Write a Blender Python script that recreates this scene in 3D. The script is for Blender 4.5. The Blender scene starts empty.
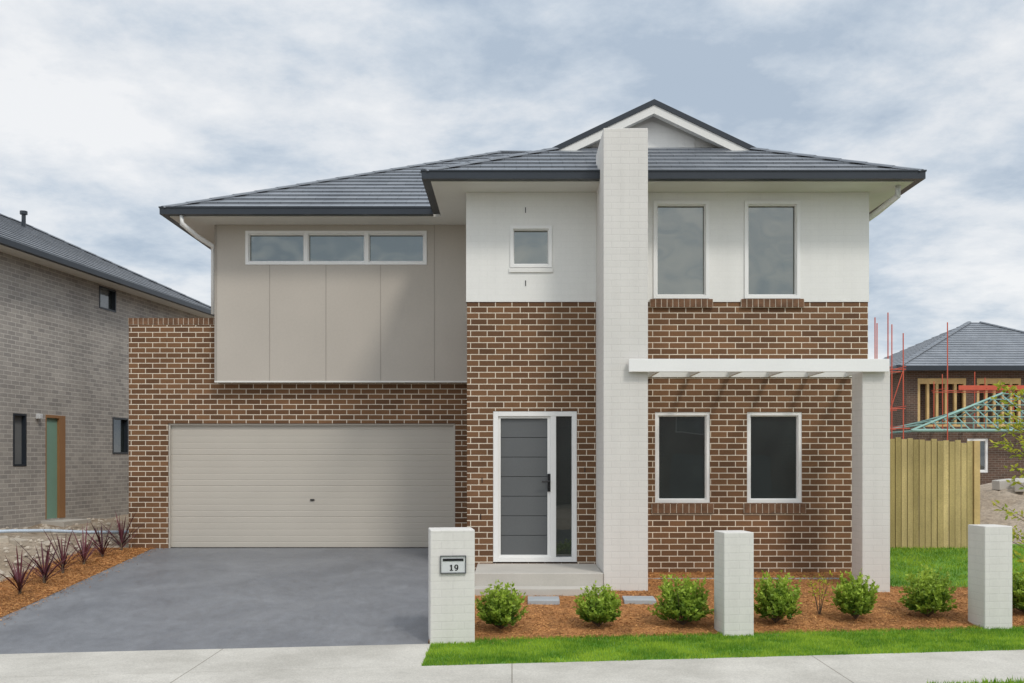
import bpy, bmesh, math, random
from mathutils import Vector, Matrix
from mathutils import noise as mn
random.seed(7)
R=random.uniform
scene=bpy.context.scene
COL=scene.collection
OFF={}

# ------------------------------------------------------------------ materials
def _base(name):
    m=bpy.data.materials.new(name); m.use_nodes=True
    nt=m.node_tree; nt.nodes.clear()
    out=nt.nodes.new('ShaderNodeOutputMaterial')
    b=nt.nodes.new('ShaderNodeBsdfPrincipled')
    nt.links.new(b.outputs[0],out.inputs[0])
    return m,nt,b,out
def c4(c): return (c[0],c[1],c[2],1)
def coords(nt,kind):
    t=nt.nodes.new('ShaderNodeTexCoord'); return t.outputs[kind]
def noise(nt,vec,scale,detail=5,rough=.55,dist=0):
    n=nt.nodes.new('ShaderNodeTexNoise'); nt.links.new(vec,n.inputs['Vector'])
    n.inputs['Scale'].default_value=scale; n.inputs['Detail'].default_value=detail
    n.inputs['Roughness'].default_value=rough; n.inputs['Distortion'].default_value=dist
    return n.outputs['Fac']
def maprange(nt,fac,a,b,c,d):
    n=nt.nodes.new('ShaderNodeMapRange'); nt.links.new(fac,n.inputs[0])
    for i,v in enumerate((a,b,c,d)): n.inputs[i+1].default_value=v
    return n.outputs[0]
def mulcol(nt,col,fac):
    n=nt.nodes.new('ShaderNodeVectorMath'); n.operation='SCALE'
    nt.links.new(col,n.inputs[0]); nt.links.new(fac,n.inputs['Scale']); return n.outputs[0]
def mixcol(nt,fac,a,b):
    n=nt.nodes.new('ShaderNodeMix'); n.data_type='RGBA'
    nt.links.new(fac,n.inputs[0])
    for s,v in ((6,a),(7,b)):
        if isinstance(v,tuple): n.inputs[s].default_value=c4(v)
        else: nt.links.new(v,n.inputs[s])
    return n.outputs[2]
def bump(nt,b,h,strength,dist,prev=None):
    n=nt.nodes.new('ShaderNodeBump'); n.inputs['Strength'].default_value=strength
    n.inputs['Distance'].default_value=dist; nt.links.new(h,n.inputs['Height'])
    if prev is not None: nt.links.new(prev,n.inputs['Normal'])
    nt.links.new(n.outputs[0],b.inputs['Normal']); return n.outputs[0]

def plain(name,col,rough=.6,var=.12,scale=1.2,fine=40,bstr=0,bdist=.003,metal=0,col2=None,spec=.4):
    m,nt,b,o=_base(name)
    v=coords(nt,'Object')
    f=noise(nt,v,scale,6)
    f2=noise(nt,v,fine,3)
    c=mixcol(nt,maprange(nt,f,.35,.65,0,1),tuple(x*(1-var) for x in col),tuple(col2 or [x*(1+var*.6) for x in col]))
    c=mulcol(nt,c,maprange(nt,f2,.3,.7,1-var*.5,1+var*.5))
    nt.links.new(c,b.inputs['Base Color'])
    b.inputs['Roughness'].default_value=rough; b.inputs['Metallic'].default_value=metal
    b.inputs['Specular IOR Level'].default_value=spec
    if bstr: bump(nt,b,f2,bstr,bdist)
    return m
def brick(name,c1,c2,mortar,bw=.24,rh=.086,ms=.0065,rough=.85,bstr=.5,bdist=.006,var=.15,spec=.25,offset=.5,streak=0):
    m,nt,b,o=_base(name)
    uv=coords(nt,'UV')
    t=nt.nodes.new('ShaderNodeTexBrick'); nt.links.new(uv,t.inputs['Vector'])
    t.inputs['Color1'].default_value=c4(c1); t.inputs['Color2'].default_value=c4(c2); t.inputs['Mortar'].default_value=c4(mortar)
    t.inputs['Scale'].default_value=1; t.inputs['Mortar Size'].default_value=ms; t.inputs['Mortar Smooth'].default_value=.15
    t.inputs['Brick Width'].default_value=bw; t.inputs['Row Height'].default_value=rh; t.inputs['Bias'].default_value=0
    t.offset=offset
    ob=coords(nt,'Object')
    f=noise(nt,ob,.9,6); f2=noise(nt,ob,45,4,.7)
    c=mulcol(nt,t.outputs['Color'],maprange(nt,f,.3,.7,1-var,1+var))
    c=mulcol(nt,c,maprange(nt,f2,.3,.7,1-var,1+var))
    if streak:   # weathering stains running down the wall
        mp=nt.nodes.new('ShaderNodeMapping'); mp.inputs['Scale'].default_value=(5,5,.5); nt.links.new(ob,mp.inputs[0])
        c=mulcol(nt,c,maprange(nt,noise(nt,mp.outputs[0],1.0,6,.6),.3,.7,1-streak,1+streak*.4))
    nt.links.new(c,b.inputs['Base Color']); b.inputs['Roughness'].default_value=rough
    b.inputs['Specular IOR Level'].default_value=spec
    inv=maprange(nt,t.outputs['Fac'],0,1,1,0)
    n1=bump(nt,b,inv,bstr,bdist)
    bump(nt,b,f2,bstr*.4,.003,n1)
    return m
def glassmat(name,base,refl,tint=(.9,.93,.95),wav=.25):
    m,nt,b,o=_base(name)
    v=coords(nt,'Object')
    f=noise(nt,v,.8,3)
    nt.links.new(mulcol(nt,mixcol(nt,f,base,base),maprange(nt,f,.3,.7,.6,1.4)),b.inputs['Base Color'])
    b.inputs['Roughness'].default_value=.25
    g=nt.nodes.new('ShaderNodeBsdfGlossy'); g.inputs['Color'].default_value=c4(tint); g.inputs['Roughness'].default_value=.01
    fr=nt.nodes.new('ShaderNodeLayerWeight'); fr.inputs['Blend'].default_value=.25
    mx=nt.nodes.new('ShaderNodeMixShader')
    nt.links.new(maprange(nt,fr.outputs['Fresnel'],0,1,refl,1),mx.inputs[0])
    nt.links.new(b.outputs[0],mx.inputs[1]); nt.links.new(g.outputs[0],mx.inputs[2]); nt.links.new(mx.outputs[0],o.inputs[0])
    n=nt.nodes.new('ShaderNodeBump'); n.inputs['Strength'].default_value=wav; n.inputs['Distance'].default_value=.05
    nt.links.new(noise(nt,v,1.5,1),n.inputs['Height']); nt.links.new(n.outputs[0],g.inputs['Normal'])
    return m
def leafmat(name,c1,c2,rough=.5,trans=.3):
    m,nt,b,o=_base(name)
    a=nt.nodes.new('ShaderNodeAttribute'); a.attribute_name='var'
    c=mixcol(nt,a.outputs['Fac'],c1,c2)
    nt.links.new(c,b.inputs['Base Color']); b.inputs['Roughness'].default_value=rough
    b.inputs['Specular IOR Level'].default_value=.3
    t=nt.nodes.new('ShaderNodeBsdfTranslucent'); nt.links.new(c,t.inputs[0])
    mx=nt.nodes.new('ShaderNodeMixShader'); mx.inputs[0].default_value=trans
    nt.links.new(b.outputs[0],mx.inputs[1]); nt.links.new(t.outputs[0],mx.inputs[2]); nt.links.new(mx.outputs[0],o.inputs[0])
    return m

M_brick=brick('brown_brick',(.198,.102,.050),(.118,.061,.032),(.70,.61,.49),ms=.0064)
M_bsolid=plain('single_brown_brick',(.165,.085,.045),.85,.3,9,60,.2)
M_mortar=plain('cream_mortar',(.58,.50,.40),.9,.08,3,60)
M_nbrick=brick('pale_grey_brick',(.40,.37,.335),(.29,.27,.25),(.54,.51,.46),ms=.0065,bstr=.35)
M_dbrick=brick('dark_brown_brick',(.13,.078,.055),(.09,.058,.042),(.22,.19,.16))
M_white=brick('painted_white_brick',(.67,.645,.605),(.655,.63,.59),(.63,.605,.57),bstr=.34,bdist=.005,var=.035,streak=.06)
M_render=brick('white_rendered_brick',(.77,.76,.725),(.76,.75,.715),(.75,.74,.705),bstr=.18,bdist=.004,var=.02,streak=.035)
M_trim=plain('white_paint_trim',(.80,.79,.765),.4,.03)
M_frame=plain('window_frame_aluminium',(.72,.705,.66),.35,.04)
M_soffit=plain('soffit_paint',(.68,.67,.63),.7,.03)
M_panel=plain('beige_cladding',(.46,.415,.36),.6,.05,.6,30,.05)
M_seam=plain('cladding_seam',(.34,.305,.265),.7,.04)
M_garage=plain('garage_door_beige',(.47,.43,.37),.6,.04,.7,60,.03)
M_gutter=plain('dark_gutter_steel',(.022,.028,.036),.35,.08,2,20)
M_tile=brick('grey_roof_tile',(.205,.22,.24),(.165,.18,.20),(.09,.10,.11),bw=.34,rh=.33,ms=.005,rough=.30,bstr=.4,bdist=.012,var=.15,spec=.7)
M_cap=plain('ridge_cap_tile',(.17,.185,.205),.4,.12,2,20)
M_door=plain('charcoal_door_paint',(.115,.12,.122),.45,.05)
M_groove=plain('door_groove',(.05,.052,.055),.6,.05)
M_black=plain('black_metal',(.015,.015,.017),.3,.05)
M_glassU=glassmat('window_glass_bright',(.012,.018,.015),.15,(.93,.97,.90))
M_glassL=glassmat('window_glass_dark',(.018,.024,.023),.07,(.9,.93,.95),.04)
M_steel=plain('brushed_steel',(.70,.71,.71),.5,.05,3,80,metal=.35)
M_pvc=plain('pale_blue_pipe',(.55,.64,.74),.4,.08)
M_conc=plain('porch_concrete',(.49,.46,.41),.8,.08,1.5,60,.15)
M_slab=plain('grey_paver',(.36,.38,.39),.8,.12,2,60,.2)
M_wood=brick('pine_paling',(.60,.46,.21),(.38,.29,.115),(.04,.026,.013),bw=.10,rh=9,ms=.0045,rough=.75,bstr=.5,bdist=.01,var=.18,offset=0,streak=.28)
M_timber=plain('frame_timber',(.62,.43,.19),.75,.15,2,30)
M_truss=plain('green_truss_timber',(.23,.38,.33),.7,.15)
M_red=plain('red_scaffold_paint',(.52,.09,.045),.5,.15)
M_gdoor=plain('sage_green_door',(.20,.34,.26),.5,.05)
M_brownf=plain('brown_door_frame',(.30,.15,.06),.5,.08)
M_bark=plain('bark',(.12,.085,.055),.85,.2,6,50,.3)
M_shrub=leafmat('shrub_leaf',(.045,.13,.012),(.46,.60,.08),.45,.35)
M_cord=leafmat('cordyline_leaf',(.035,.012,.018),(.17,.055,.068),.45,.2)
M_young=leafmat('young_tree_leaf',(.20,.32,.02),(.60,.56,.07),.5,.45)
M_grass=leafmat('grass_blade',(.10,.25,.015),(.40,.56,.05),.6,.38)
M_chip=leafmat('mulch_chip',(.20,.080,.022),(.69,.35,.125),.9,.0)
M_mulch=plain('mulch_soil',(.42,.19,.065),.95,.35,5,70,.8,.02)
M_lawn=plain('lawn_soil',(.12,.25,.03),.95,.3,3,50,.5,.02)
M_rubble=plain('rubble_stone',(.50,.44,.36),.9,.2,3,30,.3)

def ground_mat():
    m,nt,b,o=_base('bare_soil')
    v=coords(nt,'Object')
    f=noise(nt,v,.5,8,.65); f2=noise(nt,v,9,8,.75)
    c=mixcol(nt,maprange(nt,f,.35,.65,0,1),(.32,.245,.17),(.48,.40,.31))
    c=mulcol(nt,c,maprange(nt,f2,.3,.7,.55,1.3))
    nt.links.new(c,b.inputs['Base Color']); b.inputs['Roughness'].default_value=.95
    bump(nt,b,f2,.9,.05); return m
def drive_mat():
    m,nt,b,o=_base('coloured_concrete')
    v=coords(nt,'Object')
    mp=nt.nodes.new('ShaderNodeMapping'); mp.inputs['Scale'].default_value=(1,.45,1); mp.inputs['Rotation'].default_value=(0,0,.5); nt.links.new(v,mp.inputs[0])
    f=noise(nt,v,.9,9,.68,.6); f2=noise(nt,v,120,3,.6); f3=noise(nt,mp.outputs[0],5,8,.72,1.6)
    c=mixcol(nt,maprange(nt,f,.35,.65,0,1),(.152,.157,.170),(.205,.210,.223))
    c=mulcol(nt,c,maprange(nt,f3,.3,.7,.86,1.14))
    c=mulcol(nt,c,maprange(nt,f2,.3,.7,.78,1.22))
    nt.links.new(c,b.inputs['Base Color'])
    nt.links.new(maprange(nt,f3,.3,.7,.40,.62),b.inputs['Roughness'])
    bump(nt,b,f3,.12,.01); return m
def path_mat():
    m,nt,b,o=_base('pale_footpath_concrete')
    v=coords(nt,'Object'); uv=coords(nt,'UV')
    t=nt.nodes.new('ShaderNodeTexBrick'); nt.links.new(uv,t.inputs['Vector'])
    t.inputs['Color1'].default_value=(1,1,1,1); t.inputs['Color2'].default_value=(.93,.93,.93,1); t.inputs['Mortar'].default_value=(.5,.48,.45,1)
    t.inputs['Scale'].default_value=1; t.inputs['Mortar Size'].default_value=.006; t.inputs['Brick Width'].default_value=3; t.inputs['Row Height'].default_value=50
    t.offset=0
    f=noise(nt,v,1.3,8,.65); f2=noise(nt,v,70,4,.7)
    c=mixcol(nt,maprange(nt,f,.35,.65,0,1),(.44,.415,.365),(.58,.55,.49))
    mm=nt.nodes.new('ShaderNodeVectorMath'); mm.operation='MULTIPLY'; nt.links.new(c,mm.inputs[0]); nt.links.new(t.outputs['Color'],mm.inputs[1])
    c=mulcol(nt,mm.outputs[0],maprange(nt,f2,.3,.7,.78,1.18))
    nt.links.new(c,b.inputs['Base Color']); b.inputs['Roughness'].default_value=.85
    bump(nt,b,f2,.2,.004); return m
M_ground=ground_mat(); M_drive=drive_mat(); M_path=path_mat()
M_road=plain('asphalt',(.05,.05,.052),.85,.2,1,80,.4)

# ------------------------------------------------------------------ builders
def link(o): COL.objects.link(o); return o
def thing(name,label,cat,loc=(0,0,0),rz=0,group=None):
    o=bpy.data.objects.new(name,None); o.empty_display_size=.3
    o.location=loc; o.rotation_euler=(0,0,rz); o['label']=label; o['category']=cat
    if group: o['group']=group
    link(o); OFF[o.name]=Vector(loc) ; return o
def part(name,V,F,mat,parent=None,absolute=True,bev=0,uvs=None,smooth=False,var=None):
    me=bpy.data.meshes.new(name)
    off=Vector((0,0,0))
    if parent is not None and absolute: off=OFF.get(parent.name,off)
    me.from_pydata([tuple(Vector(v)-off) for v in V],[],F)
    me.update()
    if uvs is None:
        uvl=me.uv_layers.new(name='UVMap')
        for p in me.polygons:
            n=p.normal; ax,ay,az=abs(n.x),abs(n.y),abs(n.z)
            for li in p.loop_indices:
                c=me.vertices[me.loops[li].vertex_index].co+off
                if az>ax and az>ay: uvl.data[li].uv=(c.x,c.y)
                elif ax>ay: uvl.data[li].uv=(c.y,c.z)
                else: uvl.data[li].uv=(c.x,c.z)
    else:
        uvl=me.uv_layers.new(name='UVMap')
        for p,fu in zip(me.polygons,uvs):
            for li,u in zip(p.loop_indices,fu): uvl.data[li].uv=u
    if var is not None:
        a=me.attributes.new('var','FLOAT','FACE'); a.data.foreach_set('value',var)
    me.materials.append(mat)
    if smooth:
        for p in me.polygons: p.use_smooth=True
    o=bpy.data.objects.new(name,me); link(o)
    if parent is not None:
        o.parent=parent
        OFF[o.name]=off
    if bev:
        md=o.modifiers.new('bevel','BEVEL'); md.width=bev; md.segments=2; md.limit_method='ANGLE'; md.angle_limit=.6
    return o
def boxes(bl,M=None):
    V=[];F=[]
    for (x0,x1,y0,y1,z0,z1) in bl:
        b=len(V)
        for z in (z0,z1):
            for (x,y) in ((x0,y0),(x1,y0),(x1,y1),(x0,y1)):
                V.append(M(x,y,z) if M else (x,y,z))
        F+=[(b,b+3,b+2,b+1),(b+4,b+5,b+6,b+7),(b,b+1,b+5,b+4),(b+1,b+2,b+6,b+5),(b+2,b+3,b+7,b+6),(b+3,b,b+4,b+7)]
    return V,F
def bpart(name,bl,mat,parent=None,M=None,bev=0,**k):
    V,F=boxes(bl,M); return part(name,V,F,mat,parent,bev=bev,**k)
def wall(u0,u1,z0,z1,ops,M,reveal=.12):
    us=sorted({u0,u1,*[o[0] for o in ops],*[o[1] for o in ops]}); zs=sorted({z0,z1,*[o[2] for o in ops],*[o[3] for o in ops]})
    us=[u for u in us if u0<=u<=u1]; zs=[z for z in zs if z0<=z<=z1]
    V=[];F=[]
    def q(pts):
        b=len(V); V.extend([M(*p) for p in pts]); F.append((b,b+1,b+2,b+3))
    for i in range(len(us)-1):
        for j in range(len(zs)-1):
            uc=(us[i]+us[i+1])/2; zc=(zs[j]+zs[j+1])/2
            if any(o[0]<uc<o[1] and o[2]<zc<o[3] for o in ops): continue
            q([(us[i],0,zs[j]),(us[i+1],0,zs[j]),(us[i+1],0,zs[j+1]),(us[i],0,zs[j+1])])
    for (a,b_,c,d) in ops:
        r=reveal
        q([(a,0,c),(a,0,d),(a,r,d),(a,r,c)]); q([(b_,0,c),(b_,r,c),(b_,r,d),(b_,0,d)])
        q([(a,0,d),(b_,0,d),(b_,r,d),(a,r,d)]); q([(a,0,c),(a,r,c),(b_,r,c),(b_,0,c)])
        q([(a,r,c),(b_,r,c),(b_,r,d),(a,r,d)])
    return V,F
def tube(pts,r,n=8):
    V=[];F=[]
    for i,p in enumerate(pts):
        p=Vector(p)
        a=Vector(pts[max(i-1,0)]); b=Vector(pts[min(i+1,len(pts)-1)])
        d=(b-a).normalized(); up=Vector((0,0,1)) if abs(d.z)<.9 else Vector((1,0,0))
        s=d.cross(up).normalized(); t=s.cross(d)
        rr=r[i] if isinstance(r,(list,tuple)) else r
        for k in range(n):
            an=2*math.pi*k/n; V.append(tuple(p+s*math.cos(an)*rr+t*math.sin(an)*rr))
    for i in range(len(pts)-1):
        for k in range(n): F.append((i*n+k,i*n+(k+1)%n,(i+1)*n+(k+1)%n,(i+1)*n+k))
    F.append(tuple(range(n-1,-1,-1))); F.append(tuple((len(pts)-1)*n+k for k in range(n)))
    return V,F
def merge(lst):
    V=[];F=[]
    for v,f in lst:
        b=len(V); V+=list(v); F+=[tuple(i+b for i in q) for q in f]
    return V,F

def window(par,M,u0,u1,z0,z1,glass,splits=(),fw=.055,name='window',fmat=None,sash=True,front=.025):
    fm=fmat or M_frame
    bl=[(u0+.002,u0+fw,front,.10,z0+.002,z1-.002),(u1-fw,u1-.002,front,.10,z0+.002,z1-.002),(u0+fw,u1-fw,front,.10,z1-fw,z1-.002),(u0+fw,u1-fw,front,.10,z0+.002,z0+fw)]
    for s in splits: bl.append((s-fw*.6,s+fw*.6,front+.002,.10,z0+fw,z1-fw))
    if sash:
        e=[u0+fw]+[x for s in splits for x in (s-fw*.6,s+fw*.6)]+[u1-fw]
        for i in range(0,len(e),2):
            a,b=e[i],e[i+1]; t=.016
            bl+=[(a,a+t,front+.03,.095,z0+fw,z1-fw),(b-t,b,front+.03,.095,z0+fw,z1-fw),(a+t,b-t,front+.03,.095,z1-fw-t,z1-fw),(a+t,b-t,front+.03,.095,z0+fw,z0+fw+t)]
    w=bpart(name,bl,fm,par,M=M)
    V=[M(u0+.02,.075,z0+.02),M(u1-.02,.075,z0+.02),M(u1-.02,.075,z1-.02),M(u0+.02,.075,z1-.02)]
    part('pane',V,[(0,1,2,3)],glass,w)
    return w

# ---- tiled roof planes
def clip(poly,f):
    out=[]
    for i in range(len(poly)):
        a=poly[i]; b=poly[(i+1)%len(poly)]; fa=f(a); fb=f(b)
        if fa>=0: out.append(a)
        if (fa>=0)!=(fb>=0): out.append(a+(b-a)*(fa/(fa-fb)))
    return out
def tri_convex(poly):
    me=bpy.data.meshes.new('t'); me.from_pydata(poly,[],[tuple(range(len(poly)))])
    bm=bmesh.new(); bm.from_mesh(me); bmesh.ops.triangulate(bm,faces=bm.faces[:],ngon_method='EAR_CLIP')
    r=[[v.co.copy() for v in f.verts] for f in bm.faces]; bm.free(); bpy.data.meshes.remove(me); return r
def tiles(planes,course=.33,lift=.026):
    V=[];F=[];U=[]
    for poly,eave0,ed in planes:
        poly=[Vector(p) for p in poly]; ed=Vector(ed).normalized(); e0=Vector(eave0)
        n=Vector((0,0,0))
        for i in range(len(poly)):
            a=poly[i];b=poly[(i+1)%len(poly)]; n+=a.cross(b)
        n.normalize()
        if n.z<0: n=-n
        up=n.cross(ed)
        if up.z<0: up=-up
        vf=lambda p:(p-e0).dot(up)
        for tri in tri_convex(poly):
            vs=[vf(p) for p in tri]; k0=int(math.floor(min(vs)/course+1e-6)); k1=int(math.ceil(max(vs)/course-1e-6))
            for k in range(k0,k1):
                lo,hi=k*course,(k+1)*course
                c=clip(tri,lambda p:vf(p)-lo)
                if len(c)<3: continue
                c=clip(c,lambda p:hi-vf(p))
                if len(c)<3: continue
                b=len(V); fu=[]
                for p in c:
                    fr=(vf(p)-lo)/course
                    V.append(tuple(p+n*(.004+lift*(1-fr)))); fu.append(((p-e0).dot(ed),k*course+.008+fr*course*.95))
                F.append(tuple(range(b,b+len(c)))); U.append(fu)
                for i in range(len(c)):
                    p=c[i];q=c[(i+1)%len(c)]
                    if abs(vf(p)-lo)<1e-4 and abs(vf(q)-lo)<1e-4 and (p-q).length>1e-3:
                        b=len(V)
                        V+= [tuple(p+n*(lift+.004)),tuple(q+n*(lift+.004)),tuple(q-n*.002),tuple(p-n*.002)]
                        F.append((b,b+1,b+2,b+3)); uu=(p-e0).dot(ed); uw=(q-e0).dot(ed); vv=k*course+.05
                        U.append([(uu,vv),(uw,vv),(uw,vv+.02),(uu,vv+.02)])
    return V,F,U
def caps(parent,lines,r=.10,seg=.42,absolute=True):
    for a,b in lines:
        L=[]
        a=Vector(a);b=Vector(b);d=(b-a);n=max(1,int(d.length/seg)); d.normalize()
        s=d.cross(Vector((0,0,1))).normalized(); t=s.cross(d)
        if t.z<0:t=-t
        step=(b-a).length/n
        for i in range(n):
            V=[];F=[]
            for q,rr,lift in ((i*step,r,.010),((i+1)*step+.02,r*.96,.004)):
                o=a+d*q
                for an in (0,35,70,110,145,180):
                    an=math.radians(an); V.append(tuple(o+s*math.cos(an)*rr+t*(math.sin(an)*rr*.5+lift)))
            for k in range(5): F.append((k,k+1,k+7,k+6))
            F.append((5,4,3,2,1,0)); F.append((6,7,8,9,10,11))
            L.append((V,F))
        V,F=merge(L); part('ridge_cap',V,F,M_cap,parent,absolute=absolute)

# ------------------------------------------------------------------ terrain
def yb(x): return 10.78+.132*x
def sst(t): t=max(0,min(1,t)); return t*t*(3-2*t)
def h(x,y):
    d=y-yb(x)
    if d<-4.2: return -.64
    if d<=0: return -.49
    tl=min(1,d/(16.5-yb(max(-9,min(x,3)))))
    zl=-.49*(1-tl)
    tr=min(1,d/max(.5,(14.5-yb(min(x,12)))))
    zr=-.49+.33*tr
    if y>14.5: zr+=.16*min(1,(y-14.5)/2.2)
    k=sst((x+.88)/.25)
    z=zl*(1-k)+zr*k
    if x<-6.9: z+=.2*sst((-x-6.9)/2.2)*tl
    return z
def frange(a,b,s):
    n=int(round((b-a)/s)); return [a+(b-a)*i/n for i in range(n+1)]
def structure(o,label): o['kind']='structure'; o['label']=label; return o
xs=[-400,-200,-100,-60,-40,-30,-22,-17,-14]+frange(-12,16,.25)+[18,21,25,30,40,60,100,200,400]
ys=[-300,-100,-50,-30,-15,-5,0,3]+frange(5,30,.25)+[33,37,42,50,60,80,120,200,400]
V=[];F=[]
for y in ys:
    for x in xs:
        rough=0
        if (x<-6.9 or x>7.9) and y>12.5 and abs(x)<40 and y<60: rough=.07*mn.noise(Vector((x*1.3,y*1.3,0)))+.04*mn.noise(Vector((x*4,y*4,3)))
        V.append((x,y,h(x,y)-.03+rough))
nx=len(xs)
for j in range(len(ys)-1):
    for i in range(nx-1): F.append((j*nx+i,j*nx+i+1,(j+1)*nx+i+1,(j+1)*nx+i))
structure(part('ground',V,F,M_ground,smooth=True),'bare sandy soil of a new housing estate')
def patch(name,x0,x1,ylo,yhi,off,mat,nx=40,ny=40):
    V=[];F=[]
    for j in range(ny+1):
        for i in range(nx+1):
            x=x0+(x1-x0)*i/nx; a=ylo(x);b=yhi(x); y=a+(b-a)*j/ny
            V.append((x,y,h(x,y)+off))
    for j in range(ny):
        for i in range(nx): 
            b=j*(nx+1)+i; F.append((b,b+1,b+nx+2,b+nx+1))
    def sk(a,b):
        k=len(V); V.append((V[a][0],V[a][1],V[a][2]-.08)); V.append((V[b][0],V[b][1],V[b][2]-.08)); F.append((a,b,k+1,k))
    for i in range(nx): sk(i,i+1); sk(ny*(nx+1)+i+1,ny*(nx+1)+i)
    for j in range(ny): sk((j+1)*(nx+1),j*(nx+1)); sk(j*(nx+1)+nx,(j+1)*(nx+1)+nx)
    return part(name,V,F,mat,smooth=False)
PW=2.53
structure(patch('driveway',-5.96,-.90,lambda x:yb(x)+.004,lambda x:16.82,.006,M_drive),'smooth blue grey coloured concrete driveway')
structure(patch('path',-60,60,lambda x:yb(x)-PW,lambda x:yb(x)-1.16,.012,M_path,120,3),'pale concrete footpath along the street')
structure(patch('driveway_crossing',-6.3,-.86,lambda x:yb(x)-1.145,lambda x:yb(x),.010,M_path,20,4),'pale concrete crossing at driveway')
structure(patch('road',-200,200,lambda x:yb(x)-13,lambda x:yb(x)-4.3,.004,M_road,60,3),'asphalt street')
structure(patch('kerb',-200,200,lambda x:yb(x)-4.3,lambda x:yb(x)-4.1,.13,M_path,60,1),'concrete kerb')
structure(patch('mulch_bed',-.9,6.35,lambda x:yb(x)+.10,lambda x:14.52 if x<5.1 else 13.6,.012,M_mulch,60,40),'orange brown bark mulch garden bed')
structure(patch('mulch_bed',-7.0,-5.96,lambda x:yb(x)-.2,lambda x:16.75,.012,M_mulch,10,60),'orange brown mulch strip beside driveway')
structure(patch('lawn',-.86,40,lambda x:yb(x)-1.156,lambda x:yb(x)+.10,.012,M_lawn,120,6),'green turf strip beside footpath')
structure(patch('lawn',5.2,13,lambda x:(13.6 if x<6.35 else yb(x)+.10),lambda x:17.5,.010,M_lawn,60,40),'green lawn beside the timber fence')
structure(patch('lawn',-60,60,lambda x:yb(x)-4.1,lambda x:yb(x)-PW,.010,M_lawn,60,4),'green nature strip between footpath and kerb')

def blades(name,pts,hmin,hmax,w,label,mat=M_grass):
    V=[];F=[];A=[]
    for (x,y) in pts:
        z=h(x,y)+.01; a=R(0,6.28); hh=R(hmin,hmax)*(1+.35*mn.noise(Vector((x*3,y*3,8)))); l=R(0,.8)*hh; la=R(0,6.28)
        dx=math.cos(a)*w;dy=math.sin(a)*w; b=len(V)
        V+=[(x-dx,y-dy,z),(x+dx,y+dy,z),(x+math.cos(la)*l,y+math.sin(la)*l,z+hh)]
        F.append((b,b+1,b+2)); A.append(max(0,min(1,.5+.8*mn.noise(Vector((x*1.7,y*1.7,0)))+.5*mn.noise(Vector((x*6,y*6,0)))+R(-.4,.4))))
    o=part(name,V,F,mat,var=A); o['kind']='stuff'; o['label']=label; return o
pts=[]
for _ in range(52000):
    x=R(-.86,6.9); d=R(-1.17,.12); pts.append((x,yb(x)+d+.04*mn.noise(Vector((x*4,d,0)))))
blades('grass',pts,.02,.045,.004,'short bright green turf blades beside footpath')
pts=[]
for _ in range(32000):
    x=R(5.0,11.0); y=R(12,17.0)
    if x<6.4 and y<13.6+.05*math.sin(x*9): continue
    if y<yb(x)+.1: continue
    pts.append((x,y))
for _ in range(2500):
    x=R(3.6,6.5); pts.append((x,yb(x)-PW-R(0,.4)))
blades('grass',pts,.025,.055,.006,'green lawn blades beside fence')
def chips(name,gen,n,label):
    V=[];F=[];A=[]
    for _ in range(n):
        x,y=gen(); z=h(x,y)+.012+R(0,.014)
        a=R(0,6.28); l=R(.005,.016)*(1.8 if random.random()<.05 else 1); w=R(.002,.006); t=R(-.35,.35)
        cx,cy=math.cos(a),math.sin(a); b=len(V)
        V+=[(x-cx*l-cy*w,y-cy*l+cx*w,z-t*l),(x-cx*l+cy*w,y-cy*l-cx*w,z-t*l+R(-.005,.005)),(x+cx*l+cy*w,y+cy*l-cx*w,z+t*l),(x+cx*l-cy*w,y+cy*l+cx*w,z+t*l+R(0,.005))]
        F.append((b,b+1,b+2,b+3)); A.append(max(0,min(1,R(0,1)+.3*mn.noise(Vector((x*2,y*2,0))))))
    o=part(name,V,F,M_chip,var=A); o['kind']='stuff'; o['label']=label
def g1():
    while True:
        x=R(-.88,6.35); y=R(yb(x)+.05,14.5)
        if x>5.1 and y>13.62: continue
        return x,y
def g2(): 
    x=R(-7.05,-5.95); return x,R(yb(x)-.3,16.6)
def g3():
    if random.random()<.5:
        return -5.96+abs(random.gauss(0,.12)),R(10.6,16.6)
    x=R(-.8,6.3); return x,yb(x)+.1-abs(random.gauss(0,.12))
chips('mulch_chips',g1,46000,'loose orange brown bark chips'); chips('mulch_chips',g2,22000,'loose bark chips beside driveway')
chips('mulch_chips',g3,900,'stray bark chips spilled over the edges')

# ------------------------------------------------------------------ main house
H=thing('brick_house','two storey brown brick house with white render and tiled roof','house',(0,14.5,0))
ZB=3.771; ZS=5.358
E=lambda u,w,z:(u,14.5+w,z); G=lambda u,w,z:(u,16.7+w,z); P=lambda u,w,z:(u,16.5+w,z)
E2=lambda u,w,z:(u,14.488+w,z)
XL,XR=-.6525,5.162
lowW=[(2.074,2.871,.856,2.176),(3.408,4.205,.856,2.176)]
upW=[(2.045,2.857,3.815,5.235),(3.364,4.176,3.815,5.235)]
smW=(-.03,.58,4.264,4.873)
dO=(-.276,.943,-.02,2.19)
a=wall(XL,XR,-.35,ZB,lowW+[dO],E)
side=([(XL,14.5,-.35),(XL,16.7,-.35),(XL,16.7,ZB),(XL,14.5,ZB),(XR,14.5,-.35),(XR,25.7,-.35),(XR,25.7,ZB),(XR,14.5,ZB),(-6.4,25.7,-.35),(-6.4,25.7,ZB)],[(0,1,2,3),(4,5,6,7),(8,5,6,9)])
V,F=merge([a,side]); part('wall',V,F,M_brick,H)
a=wall(XL-.012,XR+.012,ZB,ZS,upW+[smW],E2)
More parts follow.
